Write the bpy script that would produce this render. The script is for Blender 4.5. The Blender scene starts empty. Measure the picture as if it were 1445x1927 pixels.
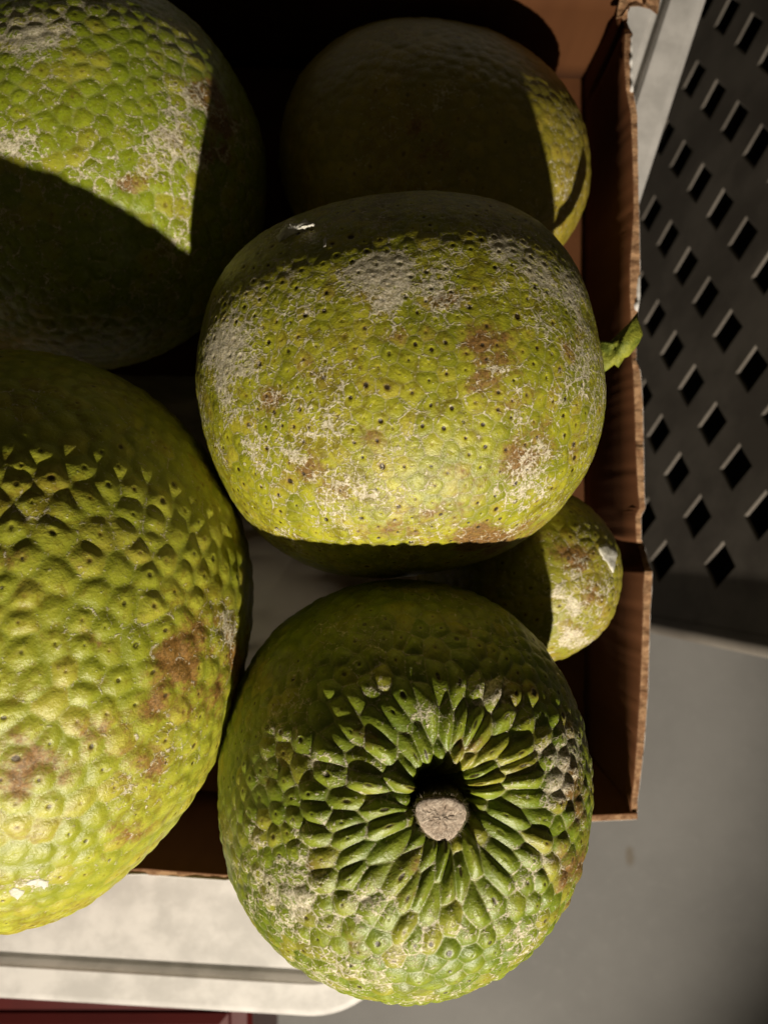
import bpy, bmesh, math, random
import numpy as np
from mathutils import Vector, Matrix
from mathutils.bvhtree import BVHTree

random.seed(7)
SC = bpy.context.scene
COL = SC.collection

# ------------------------------------------------------------------ camera
H = 0.57                      # camera height above the bottom of the carton
F = 1445.0                    # focal length in pixels of the 1445 x 1927 photograph
cam_d = bpy.data.cameras.new('camera')
cam = bpy.data.objects.new('camera', cam_d)
COL.objects.link(cam)
cam.location = (0, 0, H)
cam_d.sensor_fit = 'VERTICAL'
cam_d.sensor_height = 36.0
cam_d.sensor_width = 27.0
cam_d.lens = 36.0 * F / 1927.0
cam_d.clip_start = 0.01
cam_d.clip_end = 100
cam_d.dof.use_dof = True
cam_d.dof.focus_distance = 0.315
cam_d.dof.aperture_fstop = 9.0
SC.camera = cam

# ------------------------------------------------------------------ light: one warm work lamp, dark surroundings
w = bpy.data.worlds.new('World')
SC.world = w
w.use_nodes = True
w.node_tree.nodes['Background'].inputs['Color'].default_value = (1.0, 0.82, 0.48, 1)
w.node_tree.nodes['Background'].inputs['Strength'].default_value = 0.03

lamp_d = bpy.data.lights.new('work_lamp', 'SPOT')
lamp_d.energy = 295
lamp_d.color = (1.0, 0.90, 0.76)
lamp_d.shadow_soft_size = 0.021
lamp_d.spot_size = math.radians(50)
lamp_d.spot_blend = 0.6
lamp = bpy.data.objects.new('work_lamp', lamp_d)
COL.objects.link(lamp)
lamp.location = (0.25, -1.74, 1.31)
lamp.rotation_euler = Vector((-0.20, 0.68, -0.70)).to_track_quat('-Z', 'Y').to_euler()

SC.view_settings.view_transform = 'Standard'
SC.view_settings.look = 'None'
SC.view_settings.exposure = 0.0
SC.view_settings.gamma = 1.0


# ------------------------------------------------------------------ helpers
def at(px, py, z):
    """world point seen at photograph pixel (px, py) and lying at height z"""
    Z = H - z
    return Vector(((px - 722.5) * Z / F, (963.5 - py) * Z / F, z))


def props(o, label=None, cat=None, group=None, kind=None):
    for k, v in (('label', label), ('category', cat), ('group', group), ('kind', kind)):
        if v:
            o[k] = v
    return o


def link(name, me, mat, parent=None):
    o = bpy.data.objects.new(name, me)
    COL.objects.link(o)
    if mat:
        me.materials.append(mat)
    if parent:
        o.parent = parent
        o.matrix_parent_inverse = Matrix.Translation(-parent.location)
    return o


def empty(name, loc, label, cat, group=None):
    o = bpy.data.objects.new(name, None)
    o.empty_display_size = 0.02
    o.location = loc
    COL.objects.link(o)
    return props(o, label, cat, group)


def fast_mesh(name, V, T, smooth=True):
    me = bpy.data.meshes.new(name)
    n, m = len(V), len(T)
    me.vertices.add(n)
    me.vertices.foreach_set('co', np.ascontiguousarray(V, dtype=np.float32).ravel())
    me.loops.add(m * 3)
    me.loops.foreach_set('vertex_index', np.ascontiguousarray(T, dtype=np.int32).ravel())
    me.polygons.add(m)
    me.polygons.foreach_set('loop_start', np.arange(0, m * 3, 3, dtype=np.int32))
    me.polygons.foreach_set('use_smooth', np.full(m, smooth, dtype=bool))
    me.update(calc_edges=True)
    return me


def py_mesh(name, V, Fc, smooth=False):
    me = bpy.data.meshes.new(name)
    me.from_pydata([tuple(v) for v in V], [], Fc)
    me.validate()
    bm = bmesh.new()
    bm.from_mesh(me)
    bmesh.ops.recalc_face_normals(bm, faces=bm.faces)
    bm.to_mesh(me)
    bm.free()
    if smooth:
        for p in me.polygons:
            p.use_smooth = True
    return me


def waves(P, seed, freq, n=10):
    """smooth pseudo-noise, about -1..1, at points P"""
    r = np.random.RandomState(seed)
    out = np.zeros(len(P), dtype=np.float32)
    for _ in range(n):
        d = r.normal(size=3)
        d /= np.linalg.norm(d)
        f = freq * r.uniform(0.6, 1.5)
        out += np.sin(P @ (d * f) + r.uniform(0, 6.28)).astype(np.float32)
    return out / math.sqrt(n) * 0.9


# ------------------------------------------------------------------ material helpers
def new_mat(name):
    m = bpy.data.materials.new(name)
    m.use_nodes = True
    nt = m.node_tree
    return m, nt, nt.nodes['Principled BSDF']


class G:
    """tiny node-graph writer"""
    def __init__(s, nt):
        s.nt = nt

    def n(s, t, **kw):
        nd = s.nt.nodes.new(t)
        for k, v in kw.items():
            setattr(nd, k, v)
        return nd

    def put(s, sock, v):
        if isinstance(v, bpy.types.NodeSocket):
            s.nt.links.new(v, sock)
        elif isinstance(v, (tuple, list)) and len(v) == 3 and sock.type == 'RGBA':
            sock.default_value = (*v, 1)
        else:
            sock.default_value = v

    def math(s, op, a, b=0.0, clamp=False):
        nd = s.n('ShaderNodeMath', operation=op, use_clamp=clamp)
        s.put(nd.inputs[0], a)
        s.put(nd.inputs[1], b)
        return nd.outputs[0]

    def mix(s, f, a, b, mode='MIX'):
        nd = s.n('ShaderNodeMix', data_type='RGBA', blend_type=mode)
        s.put(nd.inputs[0], f)
        s.put(nd.inputs[6], a)
        s.put(nd.inputs[7], b)
        return nd.outputs[2]

    def noise(s, vec, scale, detail=3.0, rough=0.5, dist=0.0):
        nd = s.n('ShaderNodeTexNoise')
        s.put(nd.inputs['Vector'], vec)
        nd.inputs['Scale'].default_value = scale
        nd.inputs['Detail'].default_value = detail
        nd.inputs['Roughness'].default_value = rough
        nd.inputs['Distortion'].default_value = dist
        return nd.outputs['Fac']

    def ramp(s, v, lo, hi, a=0.0, b=1.0):
        nd = s.n('ShaderNodeMapRange', interpolation_type='SMOOTHSTEP')
        s.put(nd.inputs[0], v)
        nd.inputs[1].default_value = lo
        nd.inputs[2].default_value = hi
        nd.inputs[3].default_value = a
        nd.inputs[4].default_value = b
        return nd.outputs[0]

    def attr(s, name):
        return s.n('ShaderNodeAttribute', attribute_name=name).outputs['Fac']

    def obj(s):
        return s.n('ShaderNodeTexCoord').outputs['Object']

    def mapping(s, vec, scale=(1, 1, 1), rot=(0, 0, 0)):
        nd = s.n('ShaderNodeMapping')
        s.put(nd.inputs[0], vec)
        nd.inputs['Scale'].default_value = scale
        nd.inputs['Rotation'].default_value = rot
        return nd.outputs[0]

    def bump(s, h, strength, dist):
        nd = s.n('ShaderNodeBump')
        s.put(nd.inputs['Height'], h)
        nd.inputs['Strength'].default_value = strength
        nd.inputs['Distance'].default_value = dist
        return nd.outputs[0]


def simple_mat(name, colA, colB, scale, rough=0.7, bump_s=0.2, bump_d=0.0005, bscale=None, stretch=(1, 1, 1), detail=4.0,
               lo=0.35, hi=0.65, spec=0.4):
    m, nt, b = new_mat(name)
    g = G(nt)
    v = g.mapping(g.obj(), stretch)
    f = g.ramp(g.noise(v, scale, detail, 0.6), lo, hi)
    g.put(b.inputs['Base Color'], g.mix(f, colA, colB))
    b.inputs['Roughness'].default_value = rough
    b.inputs['Specular IOR Level'].default_value = spec
    if bump_s:
        g.put(b.inputs['Normal'], g.bump(g.noise(v, bscale or scale * 4, 4.0, 0.6), bump_s, bump_d))
    return m


def fruit_mat(name, c_dark, c_light, c_edge, edge_w, edge_s, pore_s, scurf_gain, brown_gain, scurf_col=(0.80, 0.73, 0.56),
              brown_col=(0.13, 0.055, 0.014), rough=0.38, speck=0.5):
    m, nt, b = new_mat(name)
    g = G(nt)
    P = g.obj()
    edge, cell, pore = g.attr('edge'), g.attr('cell'), g.attr('pore')
    scurf, brown = g.attr('scurf'), g.attr('brown')
    big = g.noise(P, 22, 3, 0.55)
    mid = g.noise(P, 95, 4, 0.6)
    fine = g.noise(P, 420, 5, 0.7)
    vein = g.noise(P, 900, 3, 0.6)
    t = g.math('ADD', g.math('MULTIPLY', big, 0.8), g.math('MULTIPLY', cell, 0.16))
    t = g.math('ADD', t, g.math('MULTIPLY', mid, 0.45))
    t = g.math('ADD', t, g.math('MULTIPLY', edge, 0.22))
    col = g.mix(g.ramp(t, 0.45, 1.10), c_dark, c_light)
    # scales age at their own pace: some go yellow
    col = g.mix(g.math('MULTIPLY', g.ramp(g.math('ADD', g.math('MULTIPLY', cell, 0.7), g.math('MULTIPLY', mid, 0.6)), 0.72, 1.0), 0.4), col, (0.46, 0.36, 0.05))
    # seam lines between the scales
    em = g.ramp(g.math('ADD', edge, g.math('MULTIPLY', g.math('SUBTRACT', fine, 0.5), 0.16)), 0.0, edge_w, 1.0, 0.0)
    col = g.mix(g.math('MULTIPLY', em, g.math('MULTIPLY', edge_s, g.ramp(mid, 0.3, 0.6, 0.35, 1.0))), col, c_edge)
    # fine speckle of the skin
    col = g.mix(g.math('MULTIPLY', g.ramp(vein, 0.54, 0.72), speck * 0.4), col, (0.52, 0.49, 0.22))
    # halo of age round many pores, then the pore itself
    halo = g.math('MULTIPLY', g.ramp(g.math('ADD', pore, g.math('MULTIPLY', fine, 0.25)), 0.12, 0.5), g.ramp(cell, 0.35, 0.9))
    col = g.mix(g.math('MULTIPLY', halo, 0.35 * brown_gain), col, (0.26, 0.15, 0.03))
    mott = g.math('MULTIPLY', g.ramp(g.math('ADD', g.math('MULTIPLY', g.noise(P, 150, 5, 0.7, 0.8), 0.6), g.math('MULTIPLY', big, 0.4)), 0.47, 0.64), 0.5 * brown_gain)
    col = g.mix(mott, col, (c_dark[0] * 0.85, c_dark[1] * 0.55, c_dark[2] * 0.6))
    # brown blemishes
    bz = g.math('ADD', g.math('MULTIPLY', mid, 0.5), g.math('MULTIPLY', fine, 0.5))
    bf = g.math('ADD', bz, g.math('MULTIPLY', brown, 0.40))
    bf = g.math('ADD', bf, g.math('MULTIPLY', pore, 0.06))
    bf = g.ramp(g.math('ADD', bf, g.math('MULTIPLY', g.math('SUBTRACT', cell, 0.5), 0.12)), 0.66 - 0.05 * brown_gain, 0.86)
    grain = g.noise(P, 700, 4, 0.7)
    bcol = g.mix(g.ramp(grain, 0.38, 0.62), brown_col, (brown_col[0] * 2.1, brown_col[1] * 2.4, brown_col[2] * 2.6))
    col = g.mix(g.math('MULTIPLY', bf, 0.9), col, bcol)
    pm = g.math('MULTIPLY', g.ramp(pore, 0.30, 0.7), pore_s)
    col = g.mix(pm, col, (0.035, 0.022, 0.006))
    # pale scurf: dried sap and fungus crust, densest along the seams
    wob = g.n('ShaderNodeVectorMath', operation='ADD')
    wn = g.n('ShaderNodeTexNoise')
    wn.inputs['Scale'].default_value = 180
    wn.inputs['Detail'].default_value = 3
    g.put(wn.inputs['Vector'], P)
    wsc = g.n('ShaderNodeVectorMath', operation='SCALE')
    g.put(wsc.inputs[0], wn.outputs['Color'])
    wsc.inputs['Scale'].default_value = 0.007
    g.put(wob.inputs[0], P)
    g.put(wob.inputs[1], wsc.outputs[0])
    vo = g.n('ShaderNodeTexVoronoi', feature='DISTANCE_TO_EDGE')
    vo.inputs['Scale'].default_value = 230
    g.put(vo.inputs['Vector'], wob.outputs[0])
    thread = g.ramp(vo.outputs['Distance'], 0.0, 0.13, 1.0, 0.0)
    cov = g.math('ADD', g.math('MULTIPLY', scurf, 0.25), g.math('MULTIPLY', em, 0.10))
    cov = g.math('ADD', cov, g.math('MULTIPLY', g.noise(P, 45, 3, 0.6, 0.6), 0.52))
    cov = g.math('ADD', cov, g.math('MULTIPLY', g.noise(P, 240, 4, 0.7, 1.0), 0.56))
    cov = g.math('ADD', cov, g.math('MULTIPLY', grain, 0.42))
    cov = g.math('ADD', cov, g.math('MULTIPLY', thread, 0.11))
    sf = g.ramp(cov, 0.965 - 0.07 * scurf_gain, 1.10 - 0.07 * scurf_gain)
    spk = g.math('MULTIPLY', g.ramp(g.noise(P, 360, 2, 0.5), 0.69, 0.74), 0.8 * min(1.0, scurf_gain))
    sf = g.math('MAXIMUM', sf, spk)
    scol = g.mix(g.ramp(g.math('ADD', g.math('MULTIPLY', vein, 0.5), g.math('MULTIPLY', g.noise(P, 480, 4, 0.7, 1.5), 0.5)), 0.40, 0.60), (scurf_col[0] * 0.5, scurf_col[1] * 0.47, scurf_col[2] * 0.38), scurf_col)
    col = g.mix(g.math('MULTIPLY', sf, 0.88), col, scol)
    g.put(b.inputs['Base Color'], col)
    rg = g.math('ADD', rough, g.math('MULTIPLY', g.math('SUBTRACT', fine, 0.5), 0.35))
    rg = g.math('ADD', rg, g.math('MULTIPLY', sf, 0.25))
    rg = g.math('ADD', rg, g.math('MULTIPLY', bf, 0.2), )
    g.put(b.inputs['Roughness'], rg)
    b.inputs['Specular IOR Level'].default_value = 0.5
    b.inputs['Subsurface Weight'].default_value = 0.12
    b.inputs['Subsurface Radius'].default_value = (0.7, 1.0, 0.15)
    b.inputs['Subsurface Scale'].default_value = 0.0035
    hgt = g.math('ADD', g.math('MULTIPLY', fine, 0.7), g.math('MULTIPLY', vein, 0.5))
    hgt = g.math('ADD', hgt, g.math('MULTIPLY', sf, 0.55))
    g.put(b.inputs['Normal'], g.bump(hgt, 0.55, 0.0009))
    return m


# ------------------------------------------------------------------ materials of the setting
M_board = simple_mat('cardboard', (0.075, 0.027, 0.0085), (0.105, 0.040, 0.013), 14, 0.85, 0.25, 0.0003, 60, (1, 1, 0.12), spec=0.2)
M_core = simple_mat('cardboard_edge', (0.20, 0.10, 0.045), (0.42, 0.25, 0.13), 160, 0.9, 0.8, 0.0012, 420)
M_white = simple_mat('white_liner', (0.62, 0.60, 0.57), (0.72, 0.70, 0.66), 60, 0.6, 0.2, 0.0004)
M_paper = simple_mat('crumpled_paper', (0.62, 0.60, 0.55), (0.72, 0.70, 0.65), 20, 0.55, 0.3, 0.002, 40)
_nt = M_paper.node_tree
_b = _nt.nodes['Principled BSDF']
_tr = _nt.nodes.new('ShaderNodeBsdfTranslucent')
_tr.inputs['Color'].default_value = (0.72, 0.69, 0.62, 1)
_mx = _nt.nodes.new('ShaderNodeMixShader')
_mx.inputs[0].default_value = 0.62
_nt.links.new(_b.outputs[0], _mx.inputs[1])
_nt.links.new(_tr.outputs[0], _mx.inputs[2])
_nt.links.new(_mx.outputs[0], _nt.nodes['Material Output'].inputs['Surface'])
M_table = simple_mat('white_tabletop', (0.46, 0.445, 0.42), (0.62, 0.60, 0.57), 26, 0.55, 0.25, 0.0006, 260, (1, 1, 1), 5.0)
M_crate = simple_mat('dark_plastic', (0.13, 0.114, 0.095), (0.20, 0.178, 0.15), 14, 0.5, 0.1, 0.0005, 200)
M_red = simple_mat('red_plastic', (0.055, 0.004, 0.003), (0.072, 0.005, 0.004), 8, 0.45, 0.1, 0.0005, 100)
M_sap = simple_mat('dried_sap', (0.55, 0.53, 0.42), (0.74, 0.72, 0.64), 300, 0.45, 0.6, 0.0005, 900)


def ground_mat():
    m, nt, b = new_mat('grey_concrete')
    g = G(nt)
    P = g.obj()
    a = g.noise(P, 3.0, 5, 0.6)
    c = g.noise(P, 60, 5, 0.65)
    col = g.mix(g.ramp(a, 0.3, 0.7), (0.112, 0.109, 0.102), (0.145, 0.141, 0.132))
    col = g.mix(g.math('MULTIPLY', g.ramp(c, 0.5, 0.75), 0.35), col, (0.16, 0.155, 0.145))
    d = g.n('ShaderNodeVectorMath', operation='DISTANCE')
    nm = g.n('ShaderNodeVectorMath', operation='ADD')
    nz = g.n('ShaderNodeTexNoise')
    nz.inputs['Scale'].default_value = 70
    g.put(nz.inputs['Vector'], P)
    sc = g.n('ShaderNodeVectorMath', operation='SCALE')
    g.put(sc.inputs[0], nz.outputs['Color'])
    sc.inputs['Scale'].default_value = 0.012
    g.put(nm.inputs[0], g.mapping(P, (1.6, 0.75, 1)))
    g.put(nm.inputs[1], sc.outputs[0])
    g.put(d.inputs[0], nm.outputs[0])
    s = at(1185, 1612, -0.48)
    d.inputs[1].default_value = (s.x * 1.6 + 0.006, s.y * 0.75 + 0.006, 0.006)
    col = g.mix(g.math('MULTIPLY', g.ramp(d.outputs['Value'], 0.004, 0.014, 1, 0), 0.75), col, (0.09, 0.07, 0.045))
    g.put(b.inputs['Base Color'], col)
    b.inputs['Roughness'].default_value = 0.75
    g.put(b.inputs['Normal'], g.bump(c, 0.2, 0.002))
    return m


# ------------------------------------------------------------------ the setting
def sheet(name, x0, x1, y0, y1, z, mat, n=2):
    V, Fc = [], []
    for j in range(n + 1):
        for i in range(n + 1):
            V.append((x0 + (x1 - x0) * i / n, y0 + (y1 - y0) * j / n, z))
    for j in range(n):
        for i in range(n):
            a = j * (n + 1) + i
            Fc.append((a, a + 1, a + n + 2, a + n + 1))
    return link(name, py_mesh(name, V, Fc), mat)


FLOOR_Z = -0.48
gr = sheet('ground', -6, 6, -6, 6, 0, ground_mat())
gr.location.z = FLOOR_Z
props(gr, 'grey concrete ground below the table', kind='structure')


# ---- the white table: a slab with a routed groove near its edge
def line_isect(p, d, q, e):
    den = d[0] * e[1] - d[1] * e[0]
    t = ((q[0] - p[0]) * e[1] - (q[1] - p[1]) * e[0]) / den
    return (p[0] + t * d[0], p[1] + t * d[1])


def offset_poly(poly, d):
    n = len(poly)
    lines = []
    for i in range(n):
        a, b = poly[i], poly[(i + 1) % n]
        dx, dy = b[0] - a[0], b[1] - a[1]
        L = math.hypot(dx, dy)
        dx, dy = dx / L, dy / L
        lines.append(((a[0] - dy * d, a[1] + dx * d), (dx, dy)))
    out = []
    for i in range(n):
        p, dd = lines[i - 1]
        q, e = lines[i]
        out.append(line_isect(p, dd, q, e))
    return out


TZ = -0.008
table_root = empty('table', (0, 0.2, FLOOR_Z), 'white plastic table with a groove along its rim under the carton', 'table')
c1 = at(571, 1919, TZ)
c2 = at(651, 1876, TZ)
e1 = at(0, 1885, TZ)
r1 = at(1331, 0, TZ)
r2 = at(1209, 375, TZ)
dr = (r1 - r2).normalized()
rt = r2 + dr * 0.85
lb = c1 + (e1 - c1).normalized() * 0.75
lt = lb + dr * 1.15
# counter-clockwise outline, corner rounded by an arc of points
def fillet(a, b, c, r, k=7):
    a, b, c = (Vector((p[0], p[1])) for p in (a, b, c))
    u, v = (a - b).normalized(), (c - b).normalized()
    half = math.acos(max(-1, min(1, u.dot(v)))) / 2
    d = r / math.tan(half)
    o = b + (u + v).normalized() * (r / math.sin(half))
    p0, p1 = b + u * d - o, b + v * d - o
    an = math.atan2(p0.x * p1.y - p0.y * p1.x, p0.dot(p1))
    out = []
    for i in range(k + 1):
        t = an * i / k
        out.append((o.x + p0.x * math.cos(t) - p0.y * math.sin(t), o.y + p0.x * math.sin(t) + p0.y * math.cos(t)))
    return out


ce = line_isect(tuple(lb[:2]), tuple((c1 - lb)[:2]), tuple(rt[:2]), tuple(dr[:2]))
outline = [tuple(lb[:2])] + fillet(lb, ce, rt, 0.066, 16) + [tuple(rt[:2]), tuple(lt[:2])]
prof = [(0.0, -0.030), (0.0, -0.008), (0.0012, -0.003), (0.004, -0.0005), (0.007, 0.0), (0.0265, 0.0), (0.0275, -0.0015), (0.0285, -0.0095),
        (0.0360, -0.0095), (0.0372, -0.0015), (0.0385, 0.0)]
V, Fc = [], []
n = len(outline)
for d, z in prof:
    for p in offset_poly(outline, d):
        V.append((p[0], p[1], TZ + z))
for k in range(len(prof) - 1):
    for i in range(n):
        a, b = k * n + i, k * n + (i + 1) % n
        Fc.append((a, b, b + n, a + n))
Fc.append(tuple(range((len(prof) - 1) * n, len(prof) * n)))
Fc.append(tuple(reversed(range(n))))
link('tabletop', py_mesh('tabletop', V, Fc), M_table, table_root)
for cx, cy in ((-0.66, -0.26), (-0.12, -0.27), (-0.05, 0.80), (-0.36, 0.64)):
    bm = bmesh.new()
    bmesh.ops.create_cone(bm, cap_ends=True, segments=20, radius1=0.016, radius2=0.022, depth=-FLOOR_Z - 0.038,
                          matrix=Matrix.Translation((cx, cy, (FLOOR_Z - 0.038) / 2)))
    me = bpy.data.meshes.new('leg')
    bm.to_mesh(me)
    bm.free()
    link('leg', me, M_table, table_root)


# ---- dark perforated crate on the ground, right of the table
def crate():
    anchor = at(1353, 1064, H - 0.70)
    U = Vector((0.164, 1.0, 0)).normalized()         # along the wall, away from the lamp
    D = Vector((0.295, 0.02, 1.0)).normalized()      # up the leaning wall
    N = U.cross(D).normalized()                      # points into the crate or out
    if N.x > 0:
        N = -N
    Pu, Pw, th, s = 0.0905, 0.083, 0.0032, 0.50
    root = empty('plastic_crate', (anchor.x + 0.2, anchor.y + 0.35, FLOOR_Z),
                 'dark perforated plastic crate with diamond holes standing beside the white table', 'crate')
    V, Fc = [], []
    a = (U * Pu + D * Pw) * 0.5
    b = (U * Pu - D * Pw) * 0.5
    wmax = (0.135 - 0.0) / D.z
    wmin = (FLOOR_Z - anchor.z) / D.z
    umin, umax = -0.060, 0.80
    # lattice cells as diamonds with a diamond hole, clipped to whole cells; solid borders close the rest
    U0 = Pu * 0.5

    def P(u, wv, dep):
        return anchor + U * u + D * wv - N * dep
    ni = range(-16, 22)
    hole_c = []
    for i in range(-12, 24):
        for j in range(-12, 24):
            u = (i + j) * Pu * 0.5
            wv = (i - j) * Pw * 0.5
            if umin + 0.01 + Pu * 0.3 < u + Pu * 0.02 < umax - Pu * 0.5 and wmin + Pw * 0.45 < wv < wmax - Pw * 0.4 or \
                    (abs(u) < 1e-6 and wmin + Pw * 0.45 < wv < wmax - Pw * 0.4):
                hole_c.append((u, wv))
    # build the panel by triangulating each diamond ring; the borders are filled with strips
    bm = bmesh.new()

    def quad(pts):
        try:
            bm.faces.new([bm.verts.new(p) for p in pts])
        except ValueError:
            pass
    for i in range(-14, 26):
        for j in range(-14, 26):
            u = (i + j) * Pu * 0.5
            wv = (i - j) * Pw * 0.5
            if not (umin - Pu * 0.5 < u < umax + Pu * 0.5 and wmin - Pw * 0.5 < wv < wmax + Pw * 0.5):
                continue
            cs = [(u - Pu / 2, wv), (u, wv - Pw / 2), (u + Pu / 2, wv), (u, wv + Pw / 2)]
            cl = [(min(max(p, umin), umax), min(max(q, wmin), wmax)) for p, q in cs]
            if (u, wv) in hole_c:
                hs = [(u - Pu * s / 2, wv), (u, wv - Pw * s / 2), (u + Pu * s / 2, wv), (u, wv + Pw * s / 2)]
                # bevelled mouth of the hole
                h2 = [(u - Pu * s * 0.46, wv), (u, wv - Pw * s * 0.46), (u + Pu * s * 0.46, wv), (u, wv + Pw * s * 0.46)]
                for k in range(4):
                    l = (k + 1) % 4
                    quad([P(*cl[k], 0), P(*cl[l], 0), P(*hs[l], 0), P(*hs[k], 0)])
                    quad([P(*hs[k], 0), P(*hs[l], 0), P(*h2[l], 0.0012), P(*h2[k], 0.0012)])
                    quad([P(*h2[k], 0.0012), P(*h2[l], 0.0012), P(*h2[l], th), P(*h2[k], th)])
                    quad([P(*cl[k], th), P(*h2[k], th), P(*h2[l], th), P(*cl[l], th)])
            else:
                quad([P(*c, 0) for c in cl])
                quad([P(*c, th) for c in reversed(cl)])
    for (u0, w0, u1, w1) in ((umin, wmin, umax, wmin), (umax, wmin, umax, wmax), (umax, wmax, umin, wmax), (umin, wmax, umin, wmin)):
        quad([P(u0, w0, 0), P(u1, w1, 0), P(u1, w1, th), P(u0, w0, th)])
    bmesh.ops.remove_doubles(bm, verts=bm.verts, dist=1e-5)
    bmesh.ops.dissolve_degenerate(bm, dist=1e-6, edges=bm.edges)
    me = bpy.data.meshes.new('perforated_wall')
    bm.to_mesh(me)
    bm.free()
    link('perforated_wall', me, M_crate, root)
    # the other three walls, the top and the rim
    depth = 0.42
    X = Vector((1, -0.164, 0)).normalized()

    def slab(name, pts, t, mat):
        nrm = (pts[1] - pts[0]).cross(pts[2] - pts[0]).normalized() * t
        V = list(pts) + [p + nrm for p in pts]
        link(name, py_mesh(name, V, [(0, 1, 2, 3), (7, 6, 5, 4), (0, 4, 5, 1), (1, 5, 6, 2), (2, 6, 7, 3), (3, 7, 4, 0)]), mat, root)
    e = 0.003
    bl0, bl1 = P(umin, wmin, th + e), P(umax, wmin, th + e)
    tl0, tl1 = P(umin, wmax, th + e), P(umax, wmax, th + e)
    br0, br1 = bl0 + X * (depth + 0.26), bl1 + X * (depth + 0.26)
    tr0, tr1 = tl0 + X * depth, tl1 + X * depth
    V2, F2 = [], []
    for k in range(13):
        t = 2 * math.pi * k / 12
        off = U * (umin - 0.004 + 0.010 * math.cos(t)) - N * (0.004 + 0.010 * math.sin(t))
        V2 += [anchor + off + D * wmin, anchor + off + D * (wmax + 0.004)]
    for k in range(12):
        F2.append((2 * k, 2 * k + 2, 2 * k + 3, 2 * k + 1))
    link('corner_post', py_mesh('corner_post', V2, F2, True), M_crate, root)
    slab('end_wall', (bl0, br0, tr0, tl0), -0.008, M_crate)
    slab('end_wall', (bl1, tl1, tr1, br1), -0.008, M_crate)
    slab('back_wall', (br0, br1, tr1, tr0), 0.008, M_crate)
    slab('bottom_panel', (tl0, tr0, tr1, tl1), 0.008, M_crate)


crate()


# ---- red crate under the front of the table
def red_crate():
    root = empty('red_crate', (-0.40, -0.62, FLOOR_Z), 'dark red plastic crate below the front edge of the white table', 'crate')
    zt = -0.12
    x0, x1, y0, y1 = -0.68, -0.125, -0.85, -0.435
    V, Fc = [], []

    def ring(i, z):
        k = len(V)
        V.extend([(x0 + i, y0 + i, z), (x1 - i, y0 + i, z), (x1 - i, y1 - i, z), (x0 + i, y1 - i, z)])
        return k
    ks = [ring(0.02, FLOOR_Z + 0.001), ring(0.004, zt - 0.03), ring(-0.004, zt - 0.03), ring(-0.006, zt - 0.006), ring(-0.002, zt), ring(0.012, zt),
          ring(0.016, zt - 0.004), ring(0.030, FLOOR_Z + 0.01)]
    for a, b in zip(ks, ks[1:]):
        for i in range(4):
            j = (i + 1) % 4
            Fc.append((a + i, a + j, b + j, b + i))
    Fc.append((ks[-1], ks[-1] + 1, ks[-1] + 2, ks[-1] + 3))
    Fc.append((ks[0] + 3, ks[0] + 2, ks[0] + 1, ks[0]))
    link('body', py_mesh('body', V, Fc), M_red, root)
    # fabric-smooth lid lying inside the rim
    V = []
    Fc = []
    for d, z in ((0.014, zt - 0.012), (0.014, zt + 0.002), (0.022, zt + 0.006), (0.05, zt + 0.004)):
        V.extend([(x0 + d, y0 + d, z), (x1 - d, y0 + d, z), (x1 - d, y1 - d, z), (x0 + d, y1 - d, z)])
    for k in range(3):
        for i in range(4):
            j = (i + 1) % 4
            Fc.append((4 * k + i, 4 * k + j, 4 * k + 4 + j, 4 * k + 4 + i))
    Fc.append((12, 13, 14, 15))
    Fc.append((3, 2, 1, 0))
    link('lid', py_mesh('lid', V, Fc), M_red, root)


red_crate()

# ------------------------------------------------------------------ the carton
WZ = 0.09
box = empty('cardboard_box', (-0.08, 0.06, 0), 'open brown cardboard box with white outside and ragged rim, full of breadfruit', 'box')


def interp(pts, t):
    ts = [p[0] for p in pts]
    return [np.interp(t, ts, [p[k] for p in pts]) for k in range(1, len(pts[0]))]


def strip_wall(name, fn, N, rows, mat, th_fn, ztop_fn, rag, seed, parent):
    """closed sheet: fn(t, v, side) -> point; v 0 bottom .. 1 top"""
    r = np.random.RandomState(seed)
    rg = r.normal(size=N + 1)
    rg = np.convolve(rg, [0.25, 0.5, 0.25], 'same') * rag
    V, Fc = [], []
    for i in range(N + 1):
        t = i / N
        for side in (0, 1):
            for k in range(rows + 1):
                V.append(fn(t, k / rows, side, rg[i]))
    W = rows + 1
    S = 2 * W
    for i in range(N):
        a, b = i * S, (i + 1) * S
        for k in range(rows):
            Fc.append((a + k, b + k, b + k + 1, a + k + 1))
            Fc.append((a + W + k, a + W + k + 1, b + W + k + 1, b + W + k))
        Fc.append((a + rows, b + rows, b + W + rows, a + W + rows))
        Fc.append((a, a + W, b + W, b))
    for a in (0, N * S):
        for k in range(rows):
            Fc.append((a + k, a + k + 1, a + W + k + 1, a + W + k))
    me = py_mesh(name, V, Fc, 'liner' in name)
    return link(name, me, mat, parent)


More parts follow.
